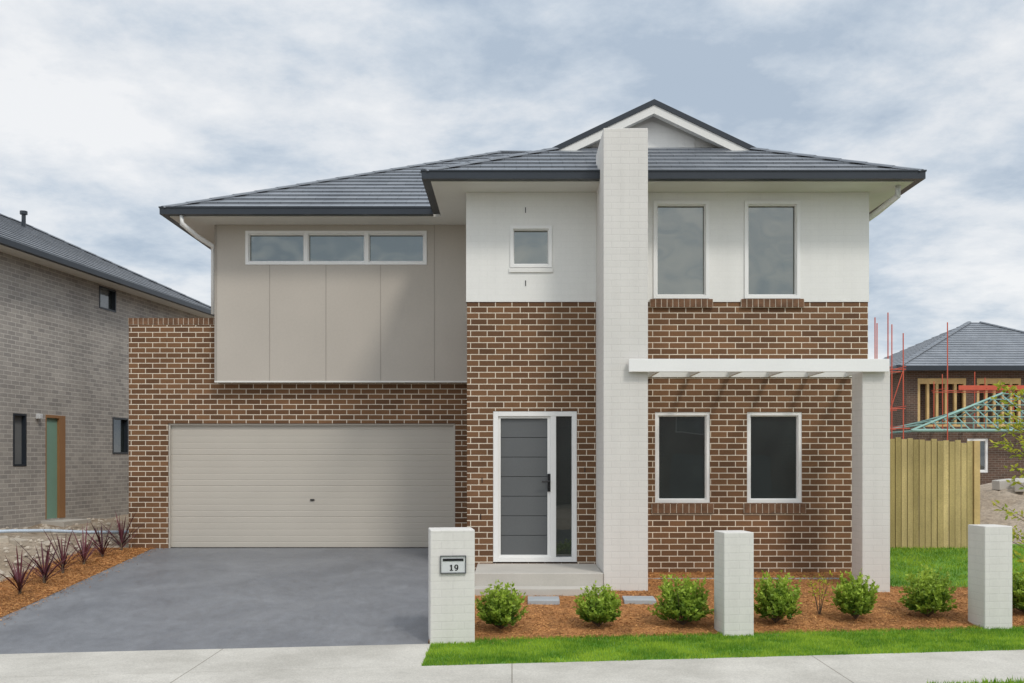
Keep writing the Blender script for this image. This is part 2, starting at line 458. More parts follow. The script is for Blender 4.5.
side=([(XL-.012,14.488,ZB),(XL-.012,16.6,ZB),(XL-.012,16.6,ZS),(XL-.012,14.488,ZS),(XR+.012,14.488,ZB),(XR+.012,25.7,ZB),(XR+.012,25.7,ZS),(XR+.012,14.488,ZS),(-4.9,25.7,ZB),(-4.9,25.7,ZS)],[(0,1,2,3),(4,5,6,7),(8,5,6,9)])
V,F=merge([a,side]); part('wall',V,F,M_render,H)['label']='white rendered upper wall'
gO=(-5.745,-.95,-.02,2.09)
a=wall(-6.4,XL,-.35,3.74,[gO],G,.22)
side=([(-6.4,16.7,-.35),(-6.4,25.7,-.35),(-6.4,25.7,3.74),(-6.4,16.7,3.74),(-4.9,16.7,3.74),(-4.9,25.7,3.74)],[(0,1,2,3),(3,4,5,2)])
V,F=merge([a,side]); part('wall',V,F,M_brick,H)
def brickrow(name,x0,x1,y0,y1,z0,z1,par=H,w=.086):
    n=max(2,int(round((x1-x0)/w))); st=(x1-x0)/n
    p=bpart(name,[(x0+i*st+.005,x0+(i+1)*st-.005,y0+R(-.002,.002),y1,z0,z1+R(-.002,.002)) for i in range(n)],M_bsolid,par,bev=.004)
    bpart('mortar_bed',[(x0,x1,y0+.006,y1-.002,z0-.004,z1-.006)],M_mortar,p)
brickrow('coping',-6.41,-4.9,16.692,16.93,3.742,3.852)
bw=(-4.40,-1.405,4.70,5.262)
a=wall(-4.9,XL-.014,2.767,ZS,[bw],P)
side=([(-4.9,16.5,2.767),(XL-.014,16.5,2.767),(XL-.014,16.70,2.767),(-4.9,16.70,2.767),(-4.9,25.7,2.767),(-4.9,25.7,ZS),(-4.9,16.5,ZS)],[(0,1,2,3),(0,4,5,6)])
V,F=merge([a,side]); part('cladding',V,F,M_panel,H)['label']='smooth beige panel cladding'
for px in (-4.0,-3.07,-2.17,-1.28):
    top=4.70 if px>-4.4 and px<-1.4 else ZS
    bpart('cladding_joint',[(px-.006,px+.006,16.497,16.51,2.79,top-.002)],M_seam,H)
bpart('cladding_trim',[(-4.908,-.67,16.492,16.512,2.76,2.785)],M_frame,H)
bpart('cladding_trim',[(-4.908,-4.87,16.494,16.512,2.787,ZS)],M_seam,H)
window(H,P,*bw,M_glassU,splits=(-3.40,-2.40),fw=.05,front=-.012,fmat=M_trim)
for w in upW: window(H,E2,*w,M_glassU,fw=.05,front=-.018,fmat=M_trim)
for w in lowW: window(H,E,*w,M_glassL,front=.01,fmat=M_trim,fw=.048)
window(H,E2,*smW,M_glassU,fw=.045,front=-.018,fmat=M_trim)
for (a_,b_,c_,d_) in lowW: brickrow('window_sill',a_-.05,b_+.05,14.468,14.52,c_-.145,c_-.006)
for (a_,b_,c_,d_) in upW: brickrow('window_sill',a_-.05,b_+.05,14.456,14.52,c_-.125,c_-.006)
bpart('window_sill',[(-.045,.595,14.465,14.50,4.195,4.258)],M_render,H,bev=.006)
for z_ in (5.06,4.0): bpart('wall_vent',[(.19,.202,14.482,14.5,z_,z_+.08)],M_black,H)
for (x_,z_) in ((-.44,1.15),(-.46,.62),(1.05,1.3)): bpart('wall_vent',[(x_,x_+.012,14.494,14.51,z_,z_+.075)],M_black,H)
# door
D=bpart('door',[(-.165,.515,14.57,14.61,.10+i*.285,.10+(i+1)*.285-.008) for i in range(7)],M_door,H,bev=.003)
bpart('frame',[(-.274,-.20,14.505,14.62,0,2.185),(.868,.941,14.505,14.62,0,2.185),(-.20,.868,14.505,14.62,2.115,2.185),(.56,.64,14.507,14.62,.07,2.115),(-.20,.868,14.505,14.62,0,.07)],M_trim,D,bev=.004)
bpart('screen_frame',[(-.20,-.165,14.535,14.60,.07,2.115),(.515,.56,14.535,14.60,.07,2.115),(-.165,.515,14.535,14.60,2.085,2.115),(-.165,.515,14.535,14.60,.07,.10)],M_trim,D)
bpart('door_leaf_back',[(-.165,.515,14.585,14.615,.1,2.085)],M_groove,D)
bpart('pane',[(.64,.868,14.58,14.60,.07,2.115)],M_glassL,D)
V,F=merge([boxes([(.515,.56,14.512,14.54,1.02,1.28)]),tube([(.537,14.52,1.17),(.537,14.46,1.17),(.43,14.455,1.17)],.014),tube([(.537,14.52,1.08),(.537,14.495,1.08)],.02)])
part('handle',V,F,M_black,D)
prof=[];nsl=20;zz=2.08/nsl; YG=16.765
for i in range(nsl):
    z0=i*zz; big=(i%5==0)
    g=.005 if big else .0024
    prof+= [(YG+g,z0),(YG+g,z0+(.005 if big else .004)),(YG,z0+.011),(YG-.0005,z0+zz*.5),(YG,z0+zz-.006)]
prof.append((YG+.01,2.085))
V=[];F=[]
for (y,z) in prof: V+=[(-5.742,y,z),(-.953,y,z)]
for i in range(len(prof)-1): F.append((2*i,2*i+1,2*i+3,2*i+2))
GD=part('garage_door',V,F,M_garage,H)
bpart('frame',[(-5.743,-5.715,16.72,16.762,0,2.06),(-.98,-.952,16.72,16.762,0,2.06),(-5.743,-.952,16.72,16.762,2.06,2.088)],M_garage,GD)
bpart('handle',[(-3.38,-3.31,16.745,16.763,.80,.825)],M_black,GD)
bpart('rubber_seal',[(-5.74,-.955,16.74,16.80,-.004,.018)],M_black,GD)
# roof
T=.475;EZ=5.50
def rz(d): return EZ+T*d
xl,xr,ml=-1.13,5.6,-5.46; yf,ym,ybk=13.95,15.95,26.35; cx=(xl+xr)/2; hw=(xr-xl)/2; s=1.9; mh=5.2
RS=(ml+mh,ym+mh,rz(mh)); RE=(xr-mh,ym+mh,rz(mh)); WB=(cx,ym+hw,rz(hw)); WA=(cx,yf+s,rz(hw))
planes=[
 ([(ml,ym,EZ),(ml,ybk,EZ),RS],(ml,ym,EZ),(0,1,0)),
 ([(ml,ybk,EZ),(xr,ybk,EZ),RE,RS],(ml,ybk,EZ),(1,0,0)),
 ([(ml,ym,EZ),(xl,ym,EZ),WB,RE,RS],(ml,ym,EZ),(1,0,0)),
 ([(xr,yf,EZ),(xr,ybk,EZ),RE,WB,WA,(xr-s,yf+s,rz(s))],(xr,yf,EZ),(0,1,0)),
 ([(xl,yf,EZ),(xl+s,yf+s,rz(s)),WA,WB,(xl,ym,EZ)],(xl,yf,EZ),(0,1,0)),
 ([(xl,yf,EZ),(xr,yf,EZ),(xr-s-.15,yf+s+.15,rz(s+.15)),(xl+s+.15,yf+s+.15,rz(s+.15))],(xl,yf,EZ),(1,0,0))]
V,F,U=tiles(planes); RF=part('roof',V,F,M_tile,H,uvs=U); RF['label']='hipped dark grey flat tile roof'
ex=.09
caps(RF,[((ml-ex,ym-ex,rz(-ex)),RS),(RS,RE),(RE,WB),(WB,WA),((xl-ex,yf-ex,rz(-ex)),(xl+s,yf+s,rz(s))),((xr+ex,yf-ex,rz(-ex)),(xr-s,yf+s,rz(s))),((ml,ybk,EZ),RS),((xr,ybk,EZ),RE)],.085)
yg=yf+s+.15
part('gable',[(xl+s,yg,rz(s)-.1),(xr-s,yg,rz(s)-.1),(cx,yg,rz(hw)-.02)],[(0,1,2)],M_soffit,RF)
def barge(x0,z0,x1,z1,y0,y1,t0,t1):
    V=[];
    for y in (y0,y1):
        V+=[(x0,y,z0-t0),(x1,y,z1-t0),(x1,y,z1-t1),(x0,y,z0-t1)]
    return V,[(0,1,2,3),(7,6,5,4),(0,4,5,1),(1,5,6,2),(2,6,7,3),(3,7,4,0)]
for x0_,x1_ in ((xl+s,cx),(xr-s,cx)):
    sg=-1 if x0_<cx else 1
    V,F=barge(x0_+sg*.14,rz(s)-.0665,x1_,rz(hw),yf+s-.13,yf+s+.0,.035,.17); part('barge_board',V,F,M_soffit,RF)
    V,F=barge(x0_+sg*.30,rz(s)-.1425,x1_,rz(hw),yf+s-.15,yf+s+.12,-.05,.034); part('barge_capping',V,F,M_gutter,RF)
part('gable',[(1.55,yg-.01,rz(s)-.05),(2.92,yg-.01,rz(s)-.05),(2.92,yg-.01,6.62),(cx,yg-.01,6.90),(1.55,yg-.01,6.62)],[(0,1,2,3,4)],M_render,RF)
bpart('soffit',[(xl,xr,yf,ym,5.36,5.40),(ml,xr,ym,ybk,5.36,5.40)],M_soffit,H)
gw=.12
def gut(x0,x1,y0,y1): return (x0,x1,y0,y1,5.372,5.485)
gl=[gut(xl-gw,xr+gw,yf-gw,yf-.002),gut(xl-gw,xl-.002,yf,ym-gw),gut(ml-gw,xl-gw-.002,ym-gw,ym-.002),gut(ml-gw,ml-.002,ym,ybk),gut(xr+.002,xr+gw,yf,ybk)]
ll=[(x0-.012,x1+.012,y0-.012,y1,5.470,5.492) for (x0,x1,y0,y1,z0,z1) in gl]
bpart('gutter',gl+ll,M_gutter,H)
V,F=tube([(-5.25,15.90,5.37),(-5.25,15.90,5.24),(-5.10,16.2,5.10),(-4.955,16.55,5.02),(-4.955,16.60,4.9),(-4.955,16.60,3.9)],.04,10)
part('downpipe',V,F,M_trim,H,smooth=True)
V,F=tube([(5.46,14.15,5.37),(5.46,14.15,5.22),(5.34,14.6,5.10),(5.235,15.05,5.02),(5.23,15.1,4.9),(5.23,15.1,-.1)],.045,10)
part('downpipe',V,F,M_trim,H,smooth=True)
bpart('pier',[(1.217,1.809,13.3,14.499,-.45,5.895)],M_white,H,bev=.008)['label']='tall white painted brick blade pier'
bpart('pier',[(4.66,5.03,13.3,13.72,-.6,2.66)],M_white,H,bev=.008)['label']='white painted brick pergola pier'
bpart('pergola',[(1.544,4.985,13.20,13.255,2.645,2.815)],M_trim,H,bev=.004)
for x in frange(2.0,4.85,.57): bpart('pergola_rafter',[(x,x+.032,13.257,14.478,2.69,2.80)],M_soffit,H)
bpart('pergola_ledger',[(1.83,5.02,14.478,14.498,2.68,2.81)],M_soffit,H)
bpart('porch',[(-.5,1.21,13.27,14.5,-.45,-.022)],M_conc,H,bev=.01)
bpart('step',[(-.5,1.21,12.98,13.268,-.45,-.19)],M_conc,H,bev=.01)
bpart('path_edge',[(1.83,4.62,14.05,14.49,-.4,-.185)],M_slab,H)

# ------------------------------------------------------------------ pillars
ang=math.atan(.132)
def pillar(name,label,x,y,w,d,ht):
    t=thing(name,label,'gate pillar' if 'letter' not in name else 'letterbox',(x,y,-.5),ang,'white brick pillars along the front boundary')
    bpart('pillar_shaft',[(-w/2,w/2,-d/2,d/2,0,ht)],M_white,t,absolute=False,bev=.010)
    return t
p1=pillar('letterbox_pillar','white painted brick pillar with steel letterbox beside driveway',-.66,10.86,.475,.42,1.235)
pillar('brick_pillar','white painted brick pillar between mulch and turf',2.50,11.28,.345,.345,1.175)
pillar('brick_pillar','white painted brick pillar beside lawn',5.60,11.72,.345,.345,1.215)
LB=bpart('letterbox',[(-.125,.135,-.222,-.205,.78,.955)],M_steel,p1,absolute=False,bev=.004)
bpart('flap',[(-.105,.115,-.230,-.2225,.905,.932)],M_black,LB,absolute=False,bev=.002)
bpart('rim',[(-.133,-.125,-.236,-.205,.772,.963),(.135,.143,-.236,-.205,.772,.963),(-.125,.135,-.236,-.205,.955,.963),(-.125,.135,-.236,-.205,.772,.78)],M_door,LB,absolute=False)
def ribbon(pts,ws,y0,y1):
    V=[];F=[]
    for i,(x,z) in enumerate(pts):
        a=pts[max(i-1,0)];b=pts[min(i+1,len(pts)-1)]
        dx,dz=b[0]-a[0],b[1]-a[1]; l=math.hypot(dx,dz) or 1; nx_,nz_=-dz/l,dx/l; w=ws[i]/2
        for y in (y0,y1): V+=[(x+nx_*w,y,z+nz_*w),(x-nx_*w,y,z-nz_*w)]
    for i in range(len(pts)-1):
        b=4*i; F+=[(b,b+1,b+5,b+4),(b+2,b+6,b+7,b+3),(b,b+4,b+6,b+2),(b+1,b+3,b+7,b+5)]
    return V,F
cx9,cz9=.042,.868
ring=[(cx9+.018*math.cos(a),cz9+.023*math.sin(a)) for a in [2*math.pi*i/20 for i in range(21)]]
rw=[.009+.006*abs(math.cos(2*math.pi*i/20)) for i in range(21)]
tail=[(cx9+.019,cz9+.002),(cx9+.019,cz9-.018),(cx9+.013,cz9-.036),(cx9+.001,cz9-.045),(cx9-.014,cz9-.042)]
sm=lambda V:[(v[0]*.82+.004,v[1],.803+(v[2]-.819)*.84) for v in V]
V,F=merge([ribbon(ring,rw,-.2275,-.2225),ribbon(tail,[.014,.014,.012,.009,.010],-.2274,-.2226)])
part('numeral_nine',sm(V),F,M_black,LB,absolute=False)
V,F=boxes([(-.030,-.014,-.2275,-.2225,.819,.893),(-.043,-.001,-.2275,-.2225,.819,.828),(-.042,-.030,-.2275,-.2225,.876,.886)])
part('numeral_one',sm(V),F,M_black,LB,absolute=False)
for i,(x,y) in enumerate([(.40,12.7),(1.62,12.75)]):
    t=thing('stepping_stone','square grey concrete paver lying in mulch','paver',(x,y,h(x,y)),R(-.05,.05),'grey pavers in the garden bed')
    bpart('slab',[(-.2,.2,-.2,.2,-.02,.045)],M_slab,t,absolute=False,bev=.006)

# ------------------------------------------------------------------ plants
def leafcloud(n,gen,lmin,lmax,asp=.45):
    V=[];F=[];A=[]
    for _ in range(n):
        p,out,v=gen(); p=Vector(p)
        d=(Vector(out)*.7+Vector((R(-1,1),R(-1,1),R(-.5,1)))).normalized()
        s=d.cross(Vector((R(-1,1),R(-1,1),R(-1,1)))).normalized(); n_=d.cross(s)
        l=R(lmin,lmax); w=l*asp; b=len(V)
        V+=[tuple(p),tuple(p+d*l*.5+s*w*.5+n_*l*.06),tuple(p+d*l),tuple(p+d*l*.5-s*w*.5+n_*l*.06)]
        F.append((b,b+1,b+2,b+3)); A.append(max(0,min(1,v+R(-.25,.25))))
    return V,F,A
def shrub_mesh(seed,rx,rh):
    random.seed(seed); V=[];F=[];A=[]; tb=[]
    for j in range(150):
        a=R(0,6.28); el=math.asin(R(-.35,1)); rr=R(.82,1.14)*(1+.22*mn.noise(Vector((math.cos(a)*1.5,math.sin(a)*1.5,el*1.5+seed*5))))
        if j%3==0: rr*=R(.5,.9)
        tipp=Vector((math.cos(a)*math.cos(el)*rx*rr,math.sin(a)*math.cos(el)*rx*rr,rh*.95+math.sin(el)*rh*rr*1.05))
        p0=Vector((0,0,.03)); p1=Vector((tipp.x*.55,tipp.y*.55,tipp.z*.35+.02)); p2=tipp
        if j%6==0: tb.append(tube([p0,p1,p2],[.007,.005,.002],4))
        tone=R(-.18,.2)
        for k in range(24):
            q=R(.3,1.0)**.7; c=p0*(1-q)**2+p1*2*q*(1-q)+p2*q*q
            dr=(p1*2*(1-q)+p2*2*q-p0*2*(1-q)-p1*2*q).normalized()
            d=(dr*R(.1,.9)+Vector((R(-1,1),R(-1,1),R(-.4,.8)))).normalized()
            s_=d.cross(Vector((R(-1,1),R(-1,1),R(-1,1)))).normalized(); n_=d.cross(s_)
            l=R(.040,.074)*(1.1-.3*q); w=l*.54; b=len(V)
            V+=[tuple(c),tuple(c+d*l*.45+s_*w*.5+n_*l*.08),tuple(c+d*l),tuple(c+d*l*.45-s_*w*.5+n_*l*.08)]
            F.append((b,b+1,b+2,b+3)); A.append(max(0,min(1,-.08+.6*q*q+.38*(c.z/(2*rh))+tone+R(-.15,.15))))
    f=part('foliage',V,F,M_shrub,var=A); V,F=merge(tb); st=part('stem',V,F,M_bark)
    r=(f.data,st.data); bpy.data.objects.remove(f); bpy.data.objects.remove(st); return r
shv=[shrub_mesh(11,.275,.295),shrub_mesh(12,.255,.28),shrub_mesh(13,.29,.30)]
random.seed(99)
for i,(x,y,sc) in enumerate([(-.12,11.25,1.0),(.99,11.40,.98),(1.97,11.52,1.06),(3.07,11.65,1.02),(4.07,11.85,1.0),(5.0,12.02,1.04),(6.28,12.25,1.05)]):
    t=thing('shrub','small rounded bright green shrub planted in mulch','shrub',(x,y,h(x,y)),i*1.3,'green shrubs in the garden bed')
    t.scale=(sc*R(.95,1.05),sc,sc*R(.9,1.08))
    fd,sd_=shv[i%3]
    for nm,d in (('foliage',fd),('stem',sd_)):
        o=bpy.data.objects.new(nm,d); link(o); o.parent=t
cv=[]
for k in range(3):
    V=[];F=[];A=[]
    for _ in range(26):
        a=R(0,6.28); el=R(.45,1.5); L=R(.38,.68); w=.0115
        d=Vector((math.cos(a)*math.cos(el),math.sin(a)*math.cos(el),math.sin(el))); s_=Vector((-math.sin(a),math.cos(a),0))
        p=Vector((0,0,R(.02,.12))); b=len(V); ns=5; va=R(0,1)
        for i in range(ns+1):
            ww=w*(math.sin(math.pi*(.15+.85*i/ns))**.7 if i<ns else .02)
            V+=[tuple(p-s_*ww),tuple(p+s_*ww)]
            p=p+d*(L/ns); d=(d+Vector((0,0,-.09))).normalized()
        for i in range(ns): F.append((b+2*i,b+2*i+1,b+2*i+3,b+2*i+2)); A.append(va)
    o=part('leaf_rosette',V,F,M_cord,var=A); cv.append(o.data); bpy.data.objects.remove(o)
for i,y in enumerate((12.25,12.95,13.65,14.35,15.05,15.75,16.35)):
    x=-6.42+R(-.05,.05); sc=R(.92,1.1)
    t=thing('cordyline_plant','spiky dark red cordyline planted in mulch beside driveway','plant',(x,y,h(x,y)),R(0,6),'red cordylines beside the driveway')
    t.scale=(sc,sc,sc); o=bpy.data.objects.new('leaf_rosette',cv[i%3]); link(o); o.parent=t
    V,F=tube([(0,0,-.03),(0,0,.08),(0,0,.14)],[.022,.02,.012],6); part('stem',V,F,M_bark,t,absolute=False)
tx,ty=6.42,12.3
t=thing('young_tree','slender young tree with sparse yellow green leaves','tree',(tx,ty,h(tx,ty)))
tb=[tube([(0,0,-.05),(.03,0,1.0),(0,.02,2.0),(.03,0,3.0)],[.022,.018,.012,.005],7)]
tips=[]
for j in range(26):
    z=R(.5,2.75); a=R(0,6.28) if j%2 else math.pi+R(-.7,.7); L=R(.25,.5)*(1.15-z/8)
    e=(math.cos(a)*L,math.sin(a)*L,z+L*.6); tb.append(tube([(0.02,0,z),(e[0]*.5,e[1]*.5,z+L*.3),e],[.006,.004,.002],5)); tips.append(((0.02,0,z),e))
V,F=merge(tb); part('trunk',V,F,M_bark,t,absolute=False)
def tg():
    a,b=random.choice(tips); k=R(.3,1.05); p=Vector(a).lerp(Vector(b),k)+Vector((R(-.04,.04),R(-.04,.04),R(-.04,.04)))
    return tuple(p),((Vector(b)-Vector(a)).normalized()+Vector((0,0,-.6))),R(.2,1)
V,F,A=leafcloud(560,tg,.055,.10,.42); part('crown',V,F,M_young,t,absolute=False,var=A)
t=thing('seedling','thin small plant with reddish yellow leaves in mulch','plant',(3.72,12.1,h(3.72,12.1)))
tb=[];tips=[]
for j in range(6):
    a=R(0,6.28);e=(math.cos(a)*.12,math.sin(a)*.12,R(.3,.5)); tb.append(tube([(0,0,-.02),(e[0]*.4,e[1]*.4,.2),e],[.006,.004,.002],5)); tips.append(((0,0,.1),e))
V,F=merge(tb); part('stem',V,F,M_bark,t,absolute=False)
V,F,A=leafcloud(110,tg,.03,.06,.4); part('foliage',V,F,M_young,t,absolute=False,var=A)

# ------------------------------------------------------------------ fence
t=thing('timber_fence','tall treated pine paling fence beside the lawn','fence',(6.9,16.7,0))
pl=[];x=5.2
while x<7.65:
    pl.append((x+.003,x+.097,16.70+R(-.006,.006),16.72+R(0,.003),-.05,1.84-.045*(x-6.3)+R(-.025,.025))); x+=.10
bpart('paling',pl,M_wood,t,bev=.003)['label']='row of vertical pale pine palings'
for z_ in (.3,1.4): bpart('rail',[(5.2,7.7,16.73,16.78,z_,z_+.07)],M_timber,t)
bpart('post',[(7.71,7.81,16.68,16.80,-.05,1.80)],M_timber,t,bev=.004)

# ------------------------------------------------------------------ neighbouring house
N=thing('grey_brick_house','two storey pale grey brick house with dark tiled roof','house',(-9.63,18.8,0),-math.atan(.128))
OFF[N.name]=Vector((0,0,0))
NM=lambda u,w,z:(-w,u,z)
nops=[(.40,.82,1.36,2.38),(1.46,2.15,.28,2.40),(4.05,4.75,1.62,2.46),(3.48,4.20,4.86,5.37)]
a=wall(-5,9.9,-.3,5.40,nops,NM,.12)
side=([(0,-5,-.3),(-7,-5,-.3),(-7,-5,5.4),(0,-5,5.4),(0,9.9,-.3),(-7,9.9,-.3),(-7,9.9,5.4),(0,9.9,5.4)],[(0,1,2,3),(4,5,6,7),(1,5,6,2)])
V,F=merge([a,side]); part('wall',V,F,M_nbrick,N,absolute=False)
M_scr=plain('grey_window_screen',(.16,.165,.165),.6,.15)
window(N,NM,*nops[0],M_scr,fw=.04,fmat=M_gutter,sash=False,front=-.01)
for i in (2,3): window(N,NM,*nops[i],M_glassL,fw=.04,fmat=M_gutter,sash=False,front=-.01)
nd=bpart('door',[(1.48,1.93,.04,.08,.28,2.34)],M_gdoor,N,M=NM)
bpart('frame',[(1.46,1.48,-.01,.10,.28,2.34),(1.93,2.15,-.01,.10,.28,2.34),(1.46,2.15,-.01,.10,2.34,2.40)],M_brownf,nd,M=NM)
bpart('door_step',[(1.3,2.3,-.5,-.001,-.1,.24)],M_conc,N,M=NM)
bpart('wall_lamp',[(1.12,1.22,-.10,-.001,2.30,2.40)],M_steel,N,M=NM,bev=.01)
a0,a1,b0,b1=-7.45,.42,-5.5,10.3; hx=(a1-a0)/2; xc=(a0+a1)/2; TT=.487; z0=5.5; zr=z0+TT*hx
pls=[([(a1,b0,z0),(a1,b1,z0),(xc,b1-hx,zr),(xc,b0+hx,zr)],(a1,b0,z0),(0,1,0)),
     ([(a0,b0,z0),(a0,b1,z0),(xc,b1-hx,zr),(xc,b0+hx,zr)],(a0,b0,z0),(0,1,0)),
     ([(a0,b0,z0),(a1,b0,z0),(xc,b0+hx,zr)],(a0,b0,z0),(1,0,0)),
     ([(a0,b1,z0),(a1,b1,z0),(xc,b1-hx,zr)],(a0,b1,z0),(1,0,0))]
V,F,U=tiles(pls); nr=part('roof',V,F,M_tile,N,absolute=False,uvs=U)
caps(nr,[((xc,b0+hx,zr),(xc,b1-hx,zr)),((a1,b1,z0),(xc,b1-hx,zr)),((a1,b0,z0),(xc,b0+hx,zr)),((a0,b0,z0),(xc,b0+hx,zr))],.1,absolute=False)
V,F=merge([tube([(-3.0,5.3,7.0),(-3.0,5.3,7.48)],.05,8),tube([(-3.0,5.3,7.48),(-3.0,5.3,7.56)],.09,8)]); part('vent_pipe',V,F,M_gutter,nr,absolute=False)
bpart('soffit',[(a0,a1,b0,b1,5.401,5.43)],M_soffit,N,absolute=False)
bpart('gutter',[(a1,a1+.11,b0,b1,5.39,5.50),(a0,a1+.11,b1,b1+.11,5.39,5.50),(a0,a1+.11,b0-.11,b0,5.39,5.50)],M_gutter,N,absolute=False)

# houses across the street (mirrored in the window glass)
def opposite(cx_,w_,fm,lab):
    yo=-19+.132*cx_; zg=-.62
    t=thing('opposite_house',lab,'house',(cx_,yo,zg),ang,'houses across the street')
    OFF[t.name]=Vector((0,0,0)); hw_=w_/2
    OM=lambda u,w,z:(u,-w,z)
    ops=[(-hw_+.8,-hw_+3.0,3.4,4.7),(.2,1.8,3.4,4.7),(hw_-2.6,hw_-1,3.4,4.7),(-hw_+.7,-hw_+5.2,0.1,2.3),(.4,1.5,.1,2.3),(hw_-2.8,hw_-.9,.9,2.3)]
    V,F=merge([wall(-hw_,hw_,0,5.4,ops,OM,.12),([(-hw_,0,0),(-hw_,-10,0),(-hw_,-10,5.4),(-hw_,0,5.4),(hw_,0,0),(hw_,-10,0),(hw_,-10,5.4),(hw_,0,5.4)],[(0,1,2,3),(4,5,6,7),(1,5,6,2)])])
    part('wall',V,F,fm,t)
    for k in (0,1,2,5): window(t,OM,*ops[k],M_glassL,sash=False)
    bpart('garage_door',[(ops[3][0],ops[3][1],.06,.1,0.1+i*.44,.1+(i+1)*.44-.01) for i in range(5)],M_door,t,M=OM)
    bpart('door',[(.42,1.48,.05,.09,.1,2.28)],M_door,t,M=OM)
    e=.6;x0,x1,y0,y1=-hw_-e,hw_+e,-10-e,e; hh=(y1-y0)/2; rx_=max(0.05,(x1-x0)/2-hh); rxz=5.4+.42*hh; ymid=(y0+y1)/2
    V=[(x0,y0,5.4),(x1,y0,5.4),(x1,y1,5.4),(x0,y1,5.4),(-rx_,ymid,rxz),(rx_,ymid,rxz)]
    part('roof',V,[(3,2,5,4),(0,4,5,1),(0,3,4),(1,5,2),(0,1,2,3)],M_tile,t)
opposite(-13.0,12.6,M_brick,'two storey brown brick house with double garage')
opposite(0,12.8,M_dbrick,'two storey dark brick house with double garage')
opposite(13.2,12.8,M_dbrick,'two storey dark brick house with double garage')

# ------------------------------------------------------------------ rubble by neighbour
V=[];F=[]
for _ in range(600):
    x=R(-11,-7.1); y=R(12.5,22); r=R(.010,.04)*(1.8 if random.random()<.05 else 1)
    if x>-9.7+.128*(y-18.8) or y<14: 
        if y>16.6 and x>-6.7: continue
        b=len(V); z=h(x,y)-.01
        for (dx,dy,dz) in ((-1,-1,0),(1,-1,0),(1,1,0),(-1,1,0),(-.6,-.5,1),(.7,-.6,.8),(.5,.6,1.1),(-.5,.7,.7)):
            V.append((x+dx*r*R(.7,1.2),y+dy*r*R(.7,1.2),z+dz*r*R(.7,1.1)))
        F+=[(b,b+3,b+2,b+1),(b+4,b+5,b+6,b+7),(b,b+1,b+5,b+4),(b+1,b+2,b+6,b+5),(b+2,b+3,b+7,b+6),(b+3,b,b+4,b+7)]
o=part('rubble',V,F,M_rubble); o['kind']='stuff'; o['label']='loose pale stones on bare soil'
pp=[(-9.2+.45*i,16.9+.55*i+R(-.12,.12),h(-9.2+.45*i,17)+.055+R(-.01,.02)) for i in range(6)]
t=thing('plastic_pipe','pale blue plastic drainage pipe lying on bare soil','pipe',(-8,16,.1))
V,F=tube(pp,.03,8); part('pipe_body',V,F,M_pvc,t,smooth=True)
for i in range(4):
    x=R(-9.0,-7.6); y=R(15.2,18.5)
    t=thing('broken_slab','broken pale concrete piece on bare soil','rubble',(x,y,h(x,y)+.0),R(0,3),'broken concrete pieces on the soil')
    bpart('slab_body',[(-R(.10,.2),R(.10,.2),-R(.06,.12),R(.06,.12),-.05,R(.03,.06))],M_rubble,t,absolute=False,bev=.012); t.rotation_euler=(R(-.15,.15),R(-.15,.15),R(0,3))

# ------------------------------------------------------------------ background building site
B=thing('unfinished_house','two storey dark brick house under construction with grey roof','house',(23,50,0))
BM=lambda u,w,z:(u,45.6+w,z)
ops=[(18.5,20.7,3.0,5.2),(21.2,23.2,3.0,5.2),(24.4,26.6,3.0,5.2),(19,21,.6,2.2)]
a=wall(18,29,-.3,5.55,ops,BM,.6); sd=([(18,45.6,-.3),(18,56,-.3),(18,56,5.55),(18,45.6,5.55)],[(0,1,2,3)])
V,F=merge([a,sd]); part('wall',V,F,M_dbrick,B)
for (a_,b_,c_,d_) in ops[:3]:
    st=[(a_+k*(b_-a_-.11)/5,a_+k*(b_-a_-.11)/5+.11,45.60,45.77,c_,d_-.25) for k in range(6)]
    bpart('timber_frame',st+[(a_,b_,45.58,45.78,d_-.25,d_),(a_,b_,45.59,45.77,c_,c_+.1)],M_timber,B)
x0,x1,y0,y1=17.4,29.6,45,56.6; hh=(y1-y0)/2; zt=5.7
pa=[([(x0,y0,zt),(x1,y0,zt),(x1-hh,y0+hh,zt+T*hh),(x0+hh,y0+hh,zt+T*hh)],(x0,y0,zt),(1,0,0)),
    ([(x0,y0,zt),(x0,y1,zt),(x0+hh,y0+hh,zt+T*hh)],(x0,y0,zt),(0,1,0)),
    ([(x1,y0,zt),(x1,y1,zt),(x1-hh,y0+hh,zt+T*hh)],(x1,y0,zt),(0,1,0)),
    ([(x0,y1,zt),(x1,y1,zt),(x1-hh,y0+hh,zt+T*hh),(x0+hh,y0+hh,zt+T*hh)],(x0,y1,zt),(1,0,0))]
V,F,U=tiles(pa); br=part('roof',V,F,M_tile,B,uvs=U)
caps(br,[((x0,y0,zt),(x0+hh,y0+hh,zt+T*hh)),((x1,y0,zt),(x1-hh,y0+hh,zt+T*hh))],.14)
bpart('gutter',[(x0,x1,y0-.15,y0,5.5,5.72),(x0-.15,x0,y0-.15,y1,5.5,5.72)],M_gutter,B)
bpart('soffit',[(x0,x1,y0,y1,5.56,5.60)],M_soffit,B)
A_=thing('garage_shell','single storey brown brick shell with bare green roof trusses','building',(18,38,0))
AM=lambda u,w,z:(u,38+w,z)
a=wall(15.4,23,-.3,2.55,[(17.3,18.1,1.0,2.3)],AM,.15); sd=([(15.4,38,-.3),(15.4,44,-.3),(15.4,44,2.55),(15.4,38,2.55)],[(0,1,2,3)])
V,F=merge([a,sd]); part('wall',V,F,M_dbrick,A_)
window(A_,AM,17.3,18.1,1.0,2.3,M_glassL,splits=(17.7,),fw=.09,fmat=M_trim)
